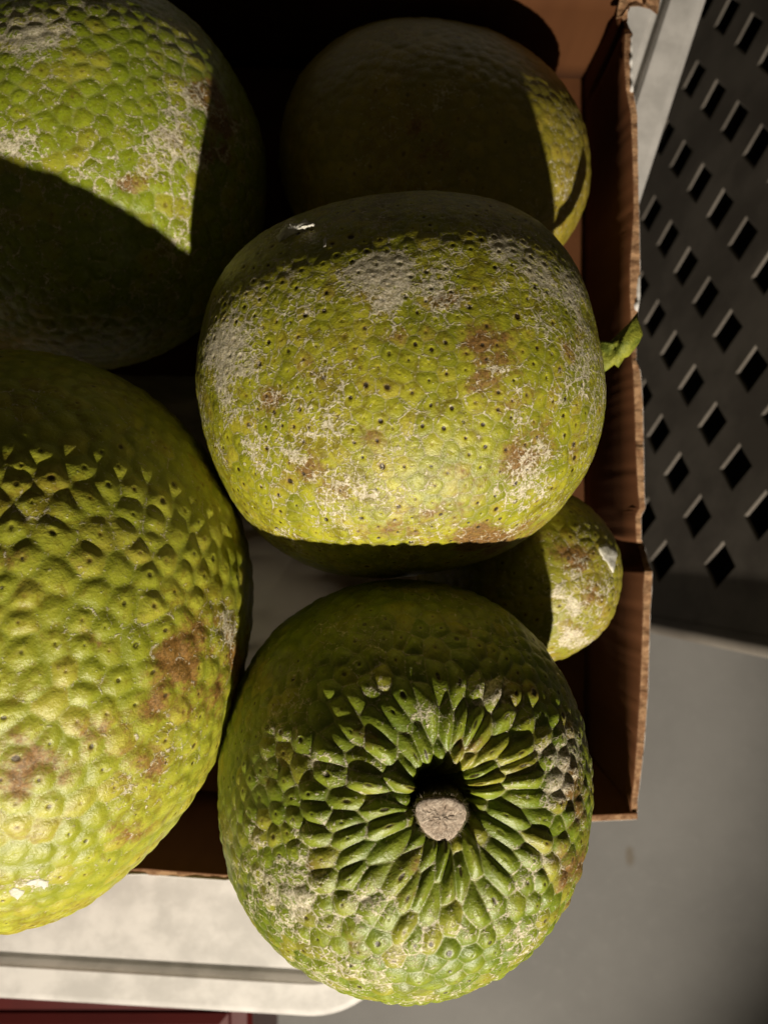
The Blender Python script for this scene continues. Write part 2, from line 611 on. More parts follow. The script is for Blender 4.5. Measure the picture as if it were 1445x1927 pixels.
# right wall rim: photo row -> inner and outer edge (pixel columns) and height
RIM = [(-20, 1164, 1178, .088), (15, 1166, 1180, .088), (34, 1168, 1181, .086), (42, 1170, 1180, .072), (54, 1172, 1184, .074), (62, 1173, 1190, .088),
       (120, 1171, 1190, .090), (170, 1175, 1191, .090), (215, 1184, 1199, .090), (300, 1188, 1200, .090), (400, 1190, 1202, .090), (500, 1181, 1204, .090),
       (560, 1181, 1204, .090), (590, 1184, 1199, .089), (640, 1184, 1197, .088), (680, 1187, 1197, .090), (700, 1188, 1205, .090), (760, 1190, 1209, .090),
       (850, 1193, 1211, .090), (930, 1198, 1212, .090), (957, 1201, 1214, .090), (970, 1193, 1206, .089), (1019, 1195, 1206, .088), (1024, 1198, 1211, .066),
       (1040, 1202, 1216, .062), (1066, 1208, 1222, .064), (1074, 1210, 1227, .090), (1110, 1206, 1226, .090), (1150, 1207, 1223, .090), (1300, 1201, 1219, .090),
       (1400, 1195, 1212, .090), (1470, 1190, 1204, .090), (1510, 1185, 1199, .090), (1536, 1186, 1199, .089)]


RIM_S = [(-20, 1171, 1186, .09), (1540, 1194, 1209, .09)]


def right_fn(lo, hi, drop):
    def fn(t, v, side, rag):
        py = -20 + t * 1556
        xi, xo, z = interp(RIM, py)
        if v < 0.95:
            xs_, xo_, _ = interp(RIM_S, py)
            k_ = min(1.0, (0.95 - v) * 8)
            xi, xo = xi + (xs_ - xi) * k_, xo + (xs_ + 15 - xo) * k_
        f = lo if side == 0 else hi
        z = z - drop + rag
        px = xi + (xo - xi) * f
        top = at(px, py, z)
        tb = t
        bot = Vector((0.1475 + 0.001 * math.sin(tb * 3.1) + 0.0055 * f, 0.318 - tb * 0.503, 0.002))
        p = bot.lerp(top, v)
        p.x += 0.0015 * math.sin(v * math.pi) * math.sin(t * 9)
        return p
    return fn


strip_wall('inner_liner', right_fn(0.0, 0.16, 0.0), 260, 6, M_board, None, None, 0.00035, 1, box)
strip_wall('corrugated_core', right_fn(0.17, 0.975, 0.0012), 260, 6, M_core, None, None, 0.0005, 2, box)
WHITE = [(-20, .985), (60, .97), (72, .80), (165, .80), (185, .97), (500, .985), (530, .82), (578, .80), (592, .97), (1130, .985), (1138, .85), (1146, .985), (1540, .985)]


def outer_fn(t, v, side, rag):
    lo = float(np.interp(-20 + t * 1556, [q[0] for q in WHITE], [q[1] for q in WHITE]))
    return right_fn(lo, 1.01, -0.0004 if lo < 0.9 else 0.0035)(t, v, side, rag)


strip_wall('outer_liner', outer_fn, 260, 6, M_white, None, None, 0.0016, 3, box)

# bottom wall (nearest the lamp): rim along photo points
RIMB = [(0.0, 1199, 1536, 1.0), (0.12, 1110, 1540, 1.0), (0.5, 800, 1590, 1.0), (0.82, 425, 1652, 1.0), (0.9, 330, 1645, 1.0), (0.94, 270, 1640, 1.0),
        (1.05, -200, 1650, 1.0)]


def bottom_fn(lo, hi, drop):
    def fn(t, v, side, rag):
        px, py, _ = interp([(p[0], p[1], p[2], p[3]) for p in RIMB], t * 1.05)
        f = lo if side == 0 else hi
        z = WZ - drop + rag
        top = at(px, py, z)
        top.y += 0.0042 * (0.5 - f)
        bot = Vector((top.x * 0.95 - 0.004, top.y * 0.93 + 0.0042 * (0.5 - f), 0.002))
        return bot.lerp(top, v)
    return fn


strip_wall('inner_liner', bottom_fn(0.0, 0.16, 0.0), 160, 4, M_board, None, None, 0.00035, 4, box)
strip_wall('corrugated_core', bottom_fn(0.17, 0.96, 0.0012), 160, 4, M_core, None, None, 0.0005, 5, box)
def bottom_outer(t, v, side, rag):
    lo = 0.85 if t * 1.05 > 0.8 else 0.97
    return bottom_fn(lo, 1.01, 0.0002 if lo < 0.9 else 0.003)(t, v, side, rag)


strip_wall('outer_liner', bottom_outer, 160, 4, M_white, None, None, 0.0005, 6, box)


def top_fn(lo, hi, drop):
    def fn(t, v, side, rag):
        f = lo if side == 0 else hi
        x = 0.1565 + (-0.31 - 0.1565) * t
        top = Vector((x, 0.3225 + 0.0045 * f + 0.02 * t, 0.092 - drop + rag))
        bot = Vector((0.1595 + (-0.30 - 0.1595) * t, 0.320 + 0.0045 * f + 0.015 * t, 0.002))
        return bot.lerp(top, v)
    return fn


strip_wall('inner_liner', top_fn(0.0, 0.16, 0.0), 120, 5, M_board, None, None, 0.00035, 7, box)
strip_wall('corrugated_core', top_fn(0.17, 0.84, 0.0012), 120, 5, M_core, None, None, 0.0005, 8, box)
strip_wall('outer_liner', top_fn(0.85, 1.0, 0.0002), 120, 5, M_white, None, None, 0.0005, 9, box)


def left_fn(t, v, side, rag):
    y = -0.225 + t * 0.57
    return Vector((-0.318 + 0.005 * side + 0.01 * (1 - v), y, 0.002 + v * (WZ - 0.002) + rag * v))


strip_wall('side_wall', left_fn, 80, 3, M_board, None, None, 0.00035, 10, box)
V = [(-0.305, -0.236, -0.003), (0.156, -0.190, -0.003), (0.156, 0.324, -0.003), (-0.3, 0.338, -0.003)]
V += [(x, y, 0.0015) for x, y, z in V]
link('bottom_panel', py_mesh('bottom_panel', V, [(3, 2, 1, 0), (4, 5, 6, 7), (0, 1, 5, 4), (1, 2, 6, 5), (2, 3, 7, 6), (3, 0, 4, 7)]), M_board, box)

# torn flap at the far right corner
out = [(1158, 36), (1170, 32), (1176, 22), (1182, 13), (1200, 12), (1214, 15), (1224, 18), (1231, 22), (1236, 28), (1239, 14), (1242, -4), (1244, -30), (1190, -36), (1162, -26),
       (1163, 4), (1159, 20)]
V, Fc = [], []
n = len(out)
cx, cy = 1192, -6
for lev, (sc_, dz) in enumerate(((0.97, 0.0875), (1.0, 0.0895), (1.0, 0.0915), (0.93, 0.0935), (0.5, 0.0925))):
    for k, (x, y) in enumerate(out):
        jz = random.uniform(-0.0012, 0.0012) if lev in (2, 3, 4) else 0
        V.append(at(cx + (x - cx) * sc_, cy + (y - cy) * sc_, dz + jz + (0.004 if x > 1225 else 0)))
for k in range(4):
    for i in range(n):
        j = (i + 1) % n
        Fc.append((k * n + i, k * n + j, (k + 1) * n + j, (k + 1) * n + i))
Fc.append(tuple(range(4 * n, 5 * n)))
Fc.append(tuple(reversed(range(n))))
fl = link('torn_flap', py_mesh('torn_flap', V, Fc), M_core, box)
fl['label'] = 'torn fibrous cardboard flap at the far corner'


# white paper sheet lying in the carton
def paper():
    nx, ny = 150, 120
    xs = np.linspace(-0.285, 0.105, nx)
    ys = np.linspace(-0.175, 0.10, ny)
    X, Y = np.meshgrid(xs, ys)
    P = np.stack([X.ravel(), Y.ravel(), np.zeros(nx * ny)], 1)
    # sharp folds: ridged noise
    rz = (1 - np.abs(waves(P, 31, 75, 5))) ** 2 * 0.010 + (1 - np.abs(waves(P, 32, 170, 5))) ** 2 * 0.004
    hump = 0.14 * np.exp(-(((P[:, 0] + 0.086) / 0.034) ** 2 + ((P[:, 1] + 0.098) / 0.055) ** 2))  # added heap, blocks lamp light under the fruits and catches some on its crest
    P[:, 2] = 0.004 + rz * (1 + hump * 9) + hump
    T = []
    for j in range(ny - 1):
        for i in range(nx - 1):
            a = j * nx + i
            T.append((a, a + 1, a + nx + 1))
            T.append((a, a + nx + 1, a + nx))
    o = link('plastic_sheet', fast_mesh('plastic_sheet', P, np.array(T)), M_paper)
    props(o, 'crumpled translucent white plastic sheet lying between the breadfruit in the box', 'plastic sheet')


paper()

# ------------------------------------------------------------------ breadfruit
_ico = {}


def ico(sub):
    if sub not in _ico:
        bm = bmesh.new()
        bmesh.ops.create_icosphere(bm, subdivisions=sub, radius=1.0)
        me = bpy.data.meshes.new('tmp')
        bm.to_mesh(me)
        bm.free()
        V = np.empty(len(me.vertices) * 3, dtype=np.float32)
        me.vertices.foreach_get('co', V)
        T = np.empty(len(me.polygons) * 3, dtype=np.int32)
        me.polygons.foreach_get('vertices', T)
        bpy.data.meshes.remove(me)
        V = V.reshape(-1, 3)
        V /= np.linalg.norm(V, axis=1)[:, None]
        _ico[sub] = (V, T.reshape(-1, 3))
    return _ico[sub]


def crowd(V, d, k):
    """slide sphere points towards direction d so that the mesh is finer there"""
    d = np.array(d, dtype=np.float64)
    d /= np.linalg.norm(d)
    q = Vector((0, 0, 1)).rotation_difference(Vector(d)).to_matrix()
    R = np.array(q)
    L = V.astype(np.float64) @ R            # into the frame where d is +z
    z = np.clip(L[:, 2], -1, 1)
    ph = np.arccos(z)
    ph2 = 2 * np.arctan(np.tan(ph / 2) * k)
    r = np.hypot(L[:, 0], L[:, 1]) + 1e-12
    s = np.sin(ph2) / r
    L2 = np.stack([L[:, 0] * s, L[:, 1] * s, np.cos(ph2)], 1)
    return L2 @ R.T


def normals(V, T):
    a, b, c = V[T[:, 0]], V[T[:, 1]], V[T[:, 2]]
    fn = np.cross(b - a, c - a)
    N = np.zeros_like(V)
    for k in range(3):
        acc = np.bincount(T.ravel(), weights=np.repeat(fn[:, k], 3), minlength=len(V))
        N[:, k] = acc
    return N / (np.linalg.norm(N, axis=1)[:, None] + 1e-20)


def sstep(x, a, b):
    t = np.clip((x - a) / (b - a), 0, 1)
    return t * t * (3 - 2 * t)


BVH = {}


def breadfruit(key, label, centre, radii, axis, sub, k, cell_fn, asp_fn, amp_fn, mat, p=2.0, lump=0.02, seed=1, pit=None, lower=None,
               dome=1.0, lean=0.0, pore_r=0.10, pore_d=0.0005, jit=0.7, face=(0, 0, 1), scurf=(), brown=(), warp=0.0012, soft=2, mound=False, under=1.0, hvar=0.32, spin=0.0):
    """one fruit. axis: stem direction; cell_fn/asp_fn/amp_fn of the arc distance from the stem pole (m)."""
    V0, T = ico(sub)
    C = np.array(centre)
    U = crowd(V0, face, k)
    ax = Vector(axis).normalized()
    R = np.array((Matrix.Rotation(0, 3, 'X') @ Vector((0, 0, 1)).rotation_difference(ax).to_matrix() @ Matrix.Rotation(spin, 3, 'Z')))
    Lc = U @ R                                # stem axis is +z here
    ra = np.array(radii)                      # radii along the fruit's own x, y, z (z = stem axis)
    q = np.abs(Lc) ** p
    rr = 1.0 / (q.sum(1) ** (1 / p))
    B = Lc * rr[:, None]
    rad = np.ones_like(B) * ra
    if lower is not None:
        rad[:, 2] = np.where(B[:, 2] < 0, lower, ra[2])
    B = B * rad
    B *= (1 + lump * waves(U, seed * 7 + 1, 2.6))[:, None]
    B *= (1 + 0.0055 * waves(U, seed * 7 + 2, 8.0))[:, None]
    rho = np.hypot(B[:, 0], B[:, 1])
    th = np.arctan2(B[:, 1], B[:, 0])
    phi = np.arctan2(np.hypot(Lc[:, 0], Lc[:, 1]), Lc[:, 2])
    if pit:
        (d1, r1), (d2, r2) = pit
        up = B[:, 2] > 0
        B[:, 2] -= np.where(up, d1 * np.exp(-(rho / r1) ** 4) + d2 * np.exp(-(rho / r2) ** 2), 0)
    # ---- scales: seeds on a golden-angle spiral round the stem axis
    Rm = float((ra[0] + ra[1]) / 2)
    ph = np.linspace(0.001, math.pi - 0.001, 3000)
    ring = Rm * np.sin(ph) / (np.abs(np.sin(ph)) ** p + np.abs(np.cos(ph)) ** p) ** (1 / p)
    zz = np.cos(ph) / (np.abs(np.sin(ph)) ** p + np.abs(np.cos(ph)) ** p) ** (1 / p) * np.where(ph < math.pi / 2, ra[2], lower or ra[2])
    arc = np.concatenate([[0], np.cumsum(np.hypot(np.diff(ring), np.diff(zz)))])
    cw = cell_fn(arc)
    cl = cw * asp_fn(arc)
    S = np.concatenate([[0], np.cumsum(np.diff(arc) / ((cl[1:] + cl[:-1]) / 2))])
    dens = 2 * math.pi * ring / cw
    Nc = np.concatenate([[0], np.cumsum((dens[1:] + dens[:-1]) / 2 * np.diff(S))]) / 0.92
    ncell = int(Nc[-1])
    rs = np.random.RandomState(seed)
    idx = np.arange(ncell) + 0.5
    sS = np.interp(idx, Nc, S) + rs.uniform(-jit, jit, ncell)
    sT = idx * 2.399963 + rs.uniform(-jit, jit, ncell) * np.interp(idx, Nc, cw / np.maximum(ring, 1e-4))
    # let the seeds push each other apart into an irregular six-sided packing
    wt = rs.uniform(0.74, 1.26, ncell)
    W2 = (wt[:, None] + wt[None, :]) * 0.5 * 1.2
    for _ in range(30):
        Rs = np.interp(sS, S, ring / cw)
        dth = (sT[:, None] - sT[None, :] + math.pi) % (2 * math.pi) - math.pi
        dx = dth * np.minimum(Rs[:, None], Rs[None, :])
        dy = sS[:, None] - sS[None, :]
        dd = np.sqrt(dx * dx + dy * dy) + 1e-6
        f = np.clip(W2 - dd, 0, None) / dd * 0.16
        np.fill_diagonal(f, 0)
        sT = sT + np.clip((f * dx).sum(1), -.2, .2) / np.maximum(Rs, 0.6)
        sS = np.clip(sS + np.clip((f * dy).sum(1), -.2, .2), 0.05, S[-1] - 0.05)
    phw = phi + waves(U * Rm, seed + 90, 1 / 0.006, 8) * warp / Rm
    thw = th + waves(U * Rm, seed + 91, 1 / 0.006, 8) * warp / np.maximum(rho, 0.004)
    vS = np.interp(phw, ph, S)
    vR = np.interp(phw, ph, ring / cw)
    vArc = np.interp(phi, ph, arc)
    n = len(U)
    D1 = np.empty(n)
    D2 = np.empty(n)
    I1 = np.empty(n, dtype=np.int64)
    cs = np.stack([np.cos(sT), np.sin(sT)]).astype(np.float32)
    sS32 = sS.astype(np.float32)
    order = np.argsort(vS, kind='stable')
    so = np.argsort(sS32)
    sSs = sS32[so]
    css = cs[:, so]
    CH = 3000
    for a in range(0, n, CH):
        vi = order[a:a + CH]
        vs = vS[vi].astype(np.float32)
        lo = np.searchsorted(sSs, vs[0] - 2.6)
        hi = np.searchsorted(sSs, vs[-1] + 2.6)
        if hi - lo < 3:
            lo, hi = max(0, lo - 3), min(ncell, hi + 3)
        vt = thw[vi]
        dots = np.stack([np.cos(vt), np.sin(vt)], 1).astype(np.float32) @ css[:, lo:hi]
        d = (2 * vR[vi].astype(np.float32) ** 2)[:, None] * (1 - dots) + (vs[:, None] - sSs[None, lo:hi]) ** 2
        m = d.argmin(1)
        rows = np.arange(len(vi))
        D1[vi] = d[rows, m]
        I1[vi] = so[lo + m]
        d[rows, m] = 1e9
        D2[vi] = d.min(1)
    D1 = np.sqrt(np.maximum(D1, 0))
    D2 = np.sqrt(np.maximum(D2, 0))
    edge = np.clip((D2 - D1) / 0.85, 0, 1)
    cellr = rs.uniform(0, 1, ncell)
    cell_h = rs.uniform(0.92 - hvar, 0.92 + hvar, ncell)
    pore_s = np.where(rs.uniform(0, 1, ncell) < 0.08, 0.15, rs.uniform(0.55, 1.0, ncell))
    dS = vS - sS[I1]
    flat = 1 - (1 - np.clip(edge / 0.5, 0, 1)) ** 2.2
    ball = np.exp(-(D1 / 0.43) ** 2) * (1 - 0.35 * (2 * D1 / (D1 + D2 + 1e-6)) ** 4)
    if mound:
        ball = sstep(edge, -0.05, 0.75) * (0.75 + 0.25 * np.exp(-(D1 / 0.35) ** 2))
    hh = flat * (1 - dome) + dome * (0.88 * ball + 0.12 * flat)
    hh = hh * (1 + lean * np.clip(dS, -0.7, 0.7)) * cell_h[I1]
    amp = amp_fn(vArc)
    pdv = np.abs(D1 + 0.05 * waves(B, seed + 8, 1 / 0.0012, 8))
    pore = np.exp(-(pdv / (pore_r * rs.uniform(0.65, 1.25, ncell)[I1])) ** 2) * pore_s[I1]
    dst = np.concatenate([T[:, 0], T[:, 1], T[:, 2]])
    src = np.concatenate([T[:, 1], T[:, 2], T[:, 0]])
    deg = np.bincount(dst, minlength=n)
    for _ in range(soft):
        hh = 0.35 * hh + 0.65 * np.bincount(dst, weights=hh[src], minlength=n) / deg
    h = amp * hh - pore_d * pore
    N = normals(B, T)
    B2 = B + N * h[:, None]
    B2 = B2 + N * (waves(B, seed + 5, 1 / 0.0035, 12) * 0.00012)[:, None]
    W = B2 @ R.T + C
    W[:, 2] = np.where(W[:, 2] < C[2], C[2] + (W[:, 2] - C[2]) * under, W[:, 2])
    # ---- marks on the skin
    Z = H - W[:, 2]
    PX = 722.5 + W[:, 0] * F / Z
    PY = 963.5 - W[:, 1] * F / Z

    def blobs(lst):                     # pigment density round given spots of the skin
        o = np.zeros(n)
        for b in lst:
            x, y, rx, ry, s = b[:5]
            an = b[5] if len(b) > 5 else 0.0
            dx, dy = PX - x, PY - y
            c_, s_ = math.cos(an), math.sin(an)
            e = ((dx * c_ + dy * s_) / rx) ** 2 + ((-dx * s_ + dy * c_) / ry) ** 2
            o = np.maximum(o, s * np.exp(-e)) if s > 0 else o
        brk = 0.95 + 0.45 * waves(B, seed + 40, 1 / 0.009, 10) + 0.5 * waves(B, seed + 41, 1 / 0.0032, 12)
        return o * np.clip(brk, 0.0, 1.3)
    root = empty('breadfruit', tuple(C), label, 'breadfruit', 'breadfruit in the cardboard box')
    me = fast_mesh('skin', W - C, T)
    for nm, arr in (('edge', edge), ('cell', cellr[I1]), ('pore', pore), ('scurf', blobs(scurf)), ('brown', blobs(brown))):
        at_ = me.attributes.new(nm, 'FLOAT', 'POINT')
        at_.data.foreach_set('value', arr.astype(np.float32))
    o = bpy.data.objects.new('skin', me)
    COL.objects.link(o)
    me.materials.append(mat)
    o.parent = root
    BVH[key] = (W, T)
    return root


CONST = lambda v: (lambda a: np.full_like(np.asarray(a, dtype=float), v))

MF_C = fruit_mat('skin_olive_yellow', (0.165, 0.185, 0.008), (0.51, 0.495, 0.030), (0.50, 0.44, 0.22), 0.14, 0.6, 1.0, 1.25, 1.6, speck=0.25)
MF_D = fruit_mat('skin_yellow_green', (0.25, 0.28, 0.015), (0.51, 0.515, 0.050), (0.38, 0.42, 0.07), 0.20, 0.35, 0.8, 0.55, 1.5, brown_col=(0.15, 0.06, 0.014),
                 rough=0.37)
MF_A = fruit_mat('skin_bright_green', (0.15, 0.20, 0.008), (0.33, 0.39, 0.020), (0.42, 0.44, 0.12), 0.30, 0.45, 0.4, 1.1, 1.0, rough=0.30)
MF_E = fruit_mat('skin_deep_green', (0.115, 0.175, 0.008), (0.32, 0.375, 0.028), (0.46, 0.43, 0.22), 0.12, 0.6, 0.9, 1.15, 1.1, rough=0.38)
MF_B = fruit_mat('skin_dull_yellow', (0.22, 0.19, 0.015), (0.36, 0.29, 0.030), (0.33, 0.27, 0.09), 0.2, 0.5, 0.6, 0.6, 1.0)
MF_F = fruit_mat('skin_mottled', (0.24, 0.24, 0.015), (0.42, 0.38, 0.04), (0.36, 0.28, 0.10), 0.2, 0.5, 0.8, 1.2, 1.6)

# C: the barrel-shaped fruit in the middle, stem end to the right
rC = breadfruit('C', 'barrel shaped breadfruit lying sideways in the middle, whitish scurf and a green stem stub',
                (0.0102, 0.060, 0.18), (0.0925, 0.091, 0.098), (0.985, 0.16, 0.02), 8, 0.62,
                lambda a: np.interp(a, [0, .03, .08, .2], [.0050, .0066, .0076, .0072]), CONST(1.0), CONST(0.00042), MF_C,
                p=2.35, lump=0.016, seed=11, under=1.4, soft=3, dome=0.5, pore_r=0.115, pore_d=0.0006, face=(-0.03, -0.35, 1),
                scurf=[(740, 520, 110, 90, 1.0), (960, 500, 130, 60, .95, .35), (440, 690, 60, 110, 1.0), (480, 850, 80, 35, .95), (620, 600, 120, 50, .6),
                       (700, 440, 300, 40, .6), (1060, 560, 80, 80, .8), (1080, 720, 90, 100, .55), (540, 430, 50, 30, .6), (640, 950, 120, 60, .45),
                       (900, 780, 180, 110, .45), (560, 780, 120, 70, .45), (820, 880, 200, 80, .42), (1000, 880, 110, 90, .5)],
                brown=[(970, 860, 60, 50, .8), (910, 1015, 60, 30, 1.1), (1000, 790, 90, 70, .55), (750, 640, 60, 30, .7), (900, 640, 90, 40, .55), (820, 960, 90, 50, .5),
                       (740, 540, 120, 40, .4), (1010, 1000, 60, 40, .5), (640, 920, 60, 30, .45), (1050, 820, 50, 90, .7), (900, 720, 60, 40, .6), (620, 700, 60, 40, .5), (700, 820, 50, 30, .55), (520, 760, 50, 40, .6),
                       (830, 560, 70, 30, .6), (680, 560, 60, 40, .5), (950, 680, 80, 40, .6), (1030, 740, 60, 60, .6), (560, 880, 60, 40, .5), (760, 1000, 80, 30, .6), (860, 900, 60, 40, .6), (1080, 640, 30, 60, .6)])

# D: large long fruit, left, with boldly domed scales
rD = breadfruit('D', 'largest breadfruit, cut by the left border, coarse bulging scales with a rusty brown blotch',
                (-0.168, -0.0525, 0.215), (0.103, 0.097, 0.1285), (0.05, 1.0, -0.12), 8, 0.55,
                lambda a: np.interp(a, [0, .05, .15, .24, .34], [.008, .010, .0115, .0105, .008]), CONST(1.0),
                lambda a: np.interp(a, [0, .08, .12, .22, .3], [.0007, .0011, .0014, .0011, .0007]), MF_D,
                p=2.0, lump=0.014, seed=23, under=1.6, soft=3, mound=True, dome=1.0, lean=-0.1, pore_r=0.072, pore_d=0.0006, face=(0.3, -0.15, 1),
                scurf=[(420, 1190, 40, 60, .7), (70, 1660, 50, 25, .7), (330, 1400, 50, 60, .35), (250, 1480, 60, 40, .3), (100, 1000, 150, 40, .3)],
                brown=[(350, 1240, 85, 55, 1.15, -.9), (260, 1440, 60, 40, .8), (60, 1450, 70, 60, .95), (120, 1480, 50, 40, .8), (300, 1330, 90, 40, .8, -.5),
                       (20, 1420, 50, 60, .8), (230, 1560, 90, 40, .55), (400, 1300, 60, 60, .6), (80, 1270, 60, 40, .6), (150, 1210, 50, 30, .6), (440, 1270, 25, 120, .7), (190, 1380, 50, 40, .5), (120, 1560, 60, 30, .55), (390, 1180, 60, 50, .9), (30, 1050, 60, 30, .5), (140, 1040, 40, 30, .5)])

# A: green fruit, top left
rA = breadfruit('A', 'bright green breadfruit in the far left corner with a wedge of light across it',
                (-0.187, 0.200, 0.100), (0.114, 0.112, 0.099), (-0.35, 0.3, 0.88), 8, 0.62,
                lambda a: np.interp(a, [0, .05, .15], [.008, .0092, .0098]), CONST(1.0), CONST(0.0008), MF_A,
                p=2.1, lump=0.014, seed=37, soft=3, mound=True, dome=0.8, pore_r=0.08, pore_d=0.0003, face=(0.3, -0.45, 1),
                scurf=[(100, 60, 120, 60, .8), (300, 270, 60, 50, .7), (30, 260, 60, 40, .8), (200, 340, 60, 50, .7), (380, 330, 50, 60, .6), (350, 200, 60, 60, .55),
                       (330, 440, 40, 40, .6), (60, 120, 90, 60, .5)],
                brown=[(245, 350, 40, 30, 1.1), (400, 290, 40, 40, .9), (420, 230, 40, 40, .9), (225, 375, 30, 20, 1.0), (180, 450, 200, 60, .4), (300, 120, 60, 40, .6), (390, 180, 50, 40, .8), (330, 260, 40, 30, .5), (120, 180, 50, 30, .5)])

# B: shaded fruit, far right corner
rB = breadfruit('B', 'dull breadfruit in deep shade by the far wall, only its right flank lit',
                (0.0335, 0.229, 0.07), (0.0985, 0.102, 0.072), (0.1, 0.5, 0.6), 7, 0.62,
                CONST(0.0095), CONST(1.0), CONST(0.0010), MF_B, p=2.15, lump=0.014, seed=41, dome=0.3, pore_r=0.1, pore_d=0.0003,
                face=(0.3, -0.2, 1), scurf=[(1060, 300, 40, 120, .5), (800, 180, 80, 40, .5)], brown=[(810, 250, 60, 60, .7)])

# F: small fruit at the right wall
rF = breadfruit('F', 'small mottled breadfruit wedged against the right box wall with a white patch on its flank',
                (0.0795, -0.0380, 0.105), (0.052, 0.054, 0.066), (0.5, 0.1, 0.7), 7, 0.6,
                CONST(0.0085), CONST(1.0), CONST(0.0008), MF_F, p=2.1, lump=0.012, seed=53, dome=0.3, pore_r=0.1, pore_d=0.0003,
                face=(0.3, -0.3, 1), scurf=[(1065, 1130, 75, 17, 1.2, .7), (1060, 1200, 60, 20, 1.0), (1130, 1140, 14, 60, .9, .3), (1100, 1000, 40, 40, .5),
                                            (1090, 1060, 30, 20, .6)],
                brown=[(1065, 1045, 45, 35, 1.0), (1120, 1135, 30, 40, .9), (1040, 1005, 40, 20, .8), (1090, 1065, 14, 14, 1.0), (1100, 1180, 60, 30, .5)])

# E: the fruit with its stem towards us
AX_E = Vector((0.183, 0.213, 0.96)).normalized()
rE = breadfruit('E', 'breadfruit standing with its cut stem up, scales drawn into deep folds round the stem pit',
                (0.0074, -0.1256, 0.20), (0.0854, 0.0912, 0.094), AX_E, 8, 0.50,
                lambda a: np.interp(a, [0, .012, .03, .06, .1], [.0038, .0047, .0064, .0084, .0080]),
                lambda a: np.interp(a, [0, .012, .03, .05, .075], [3.6, 3.9, 3.2, 1.5, 1.05]),
                lambda a: np.interp(a, [0, .010, .018, .04, .07, .12], [.0004, .0022, .0034, .0028, .0014, .0008]), MF_E,
                p=2.12, lump=0.016, seed=61, soft=1, pit=((0.030, 0.0115), (0.010, 0.030)), lower=0.15, dome=0.9, lean=0.3, pore_r=0.09, pore_d=0.0006, jit=0.5,
                face=(0.05, 0.1, 1), warp=0.0012, hvar=0.5,
                scurf=[(580, 1530, 40, 50, .8), (560, 1700, 40, 40, .8), (1050, 1450, 50, 120, .8), (990, 1360, 60, 40, .6), (700, 1300, 60, 40, .5), (500, 1700, 120, 120, .55),
                       (700, 1830, 250, 60, .6), (960, 1750, 80, 80, .5), (560, 1350, 80, 60, .45), (690, 1700, 60, 40, .7), (920, 1300, 50, 30, .5), (800, 1350, 60, 30, .5), (620, 1440, 50, 40, .6), (1000, 1640, 50, 60, .7), (840, 1760, 60, 30, .6), (480, 1600, 30, 90, .7), (640, 1560, 40, 30, .5)],
                brown=[(1075, 1560, 40, 200, .8), (820, 1680, 80, 40, .4), (1000, 1500, 50, 60, .4), (960, 1300, 80, 40, .4), (650, 1770, 80, 40, .5), (880, 1400, 40, 30, .4), (700, 1380, 60, 30, .5), (600, 1620, 60, 40, .5), (900, 1800, 70, 40, .5), (760, 1640, 40, 40, .4), (520, 1450, 40, 60, .4)])


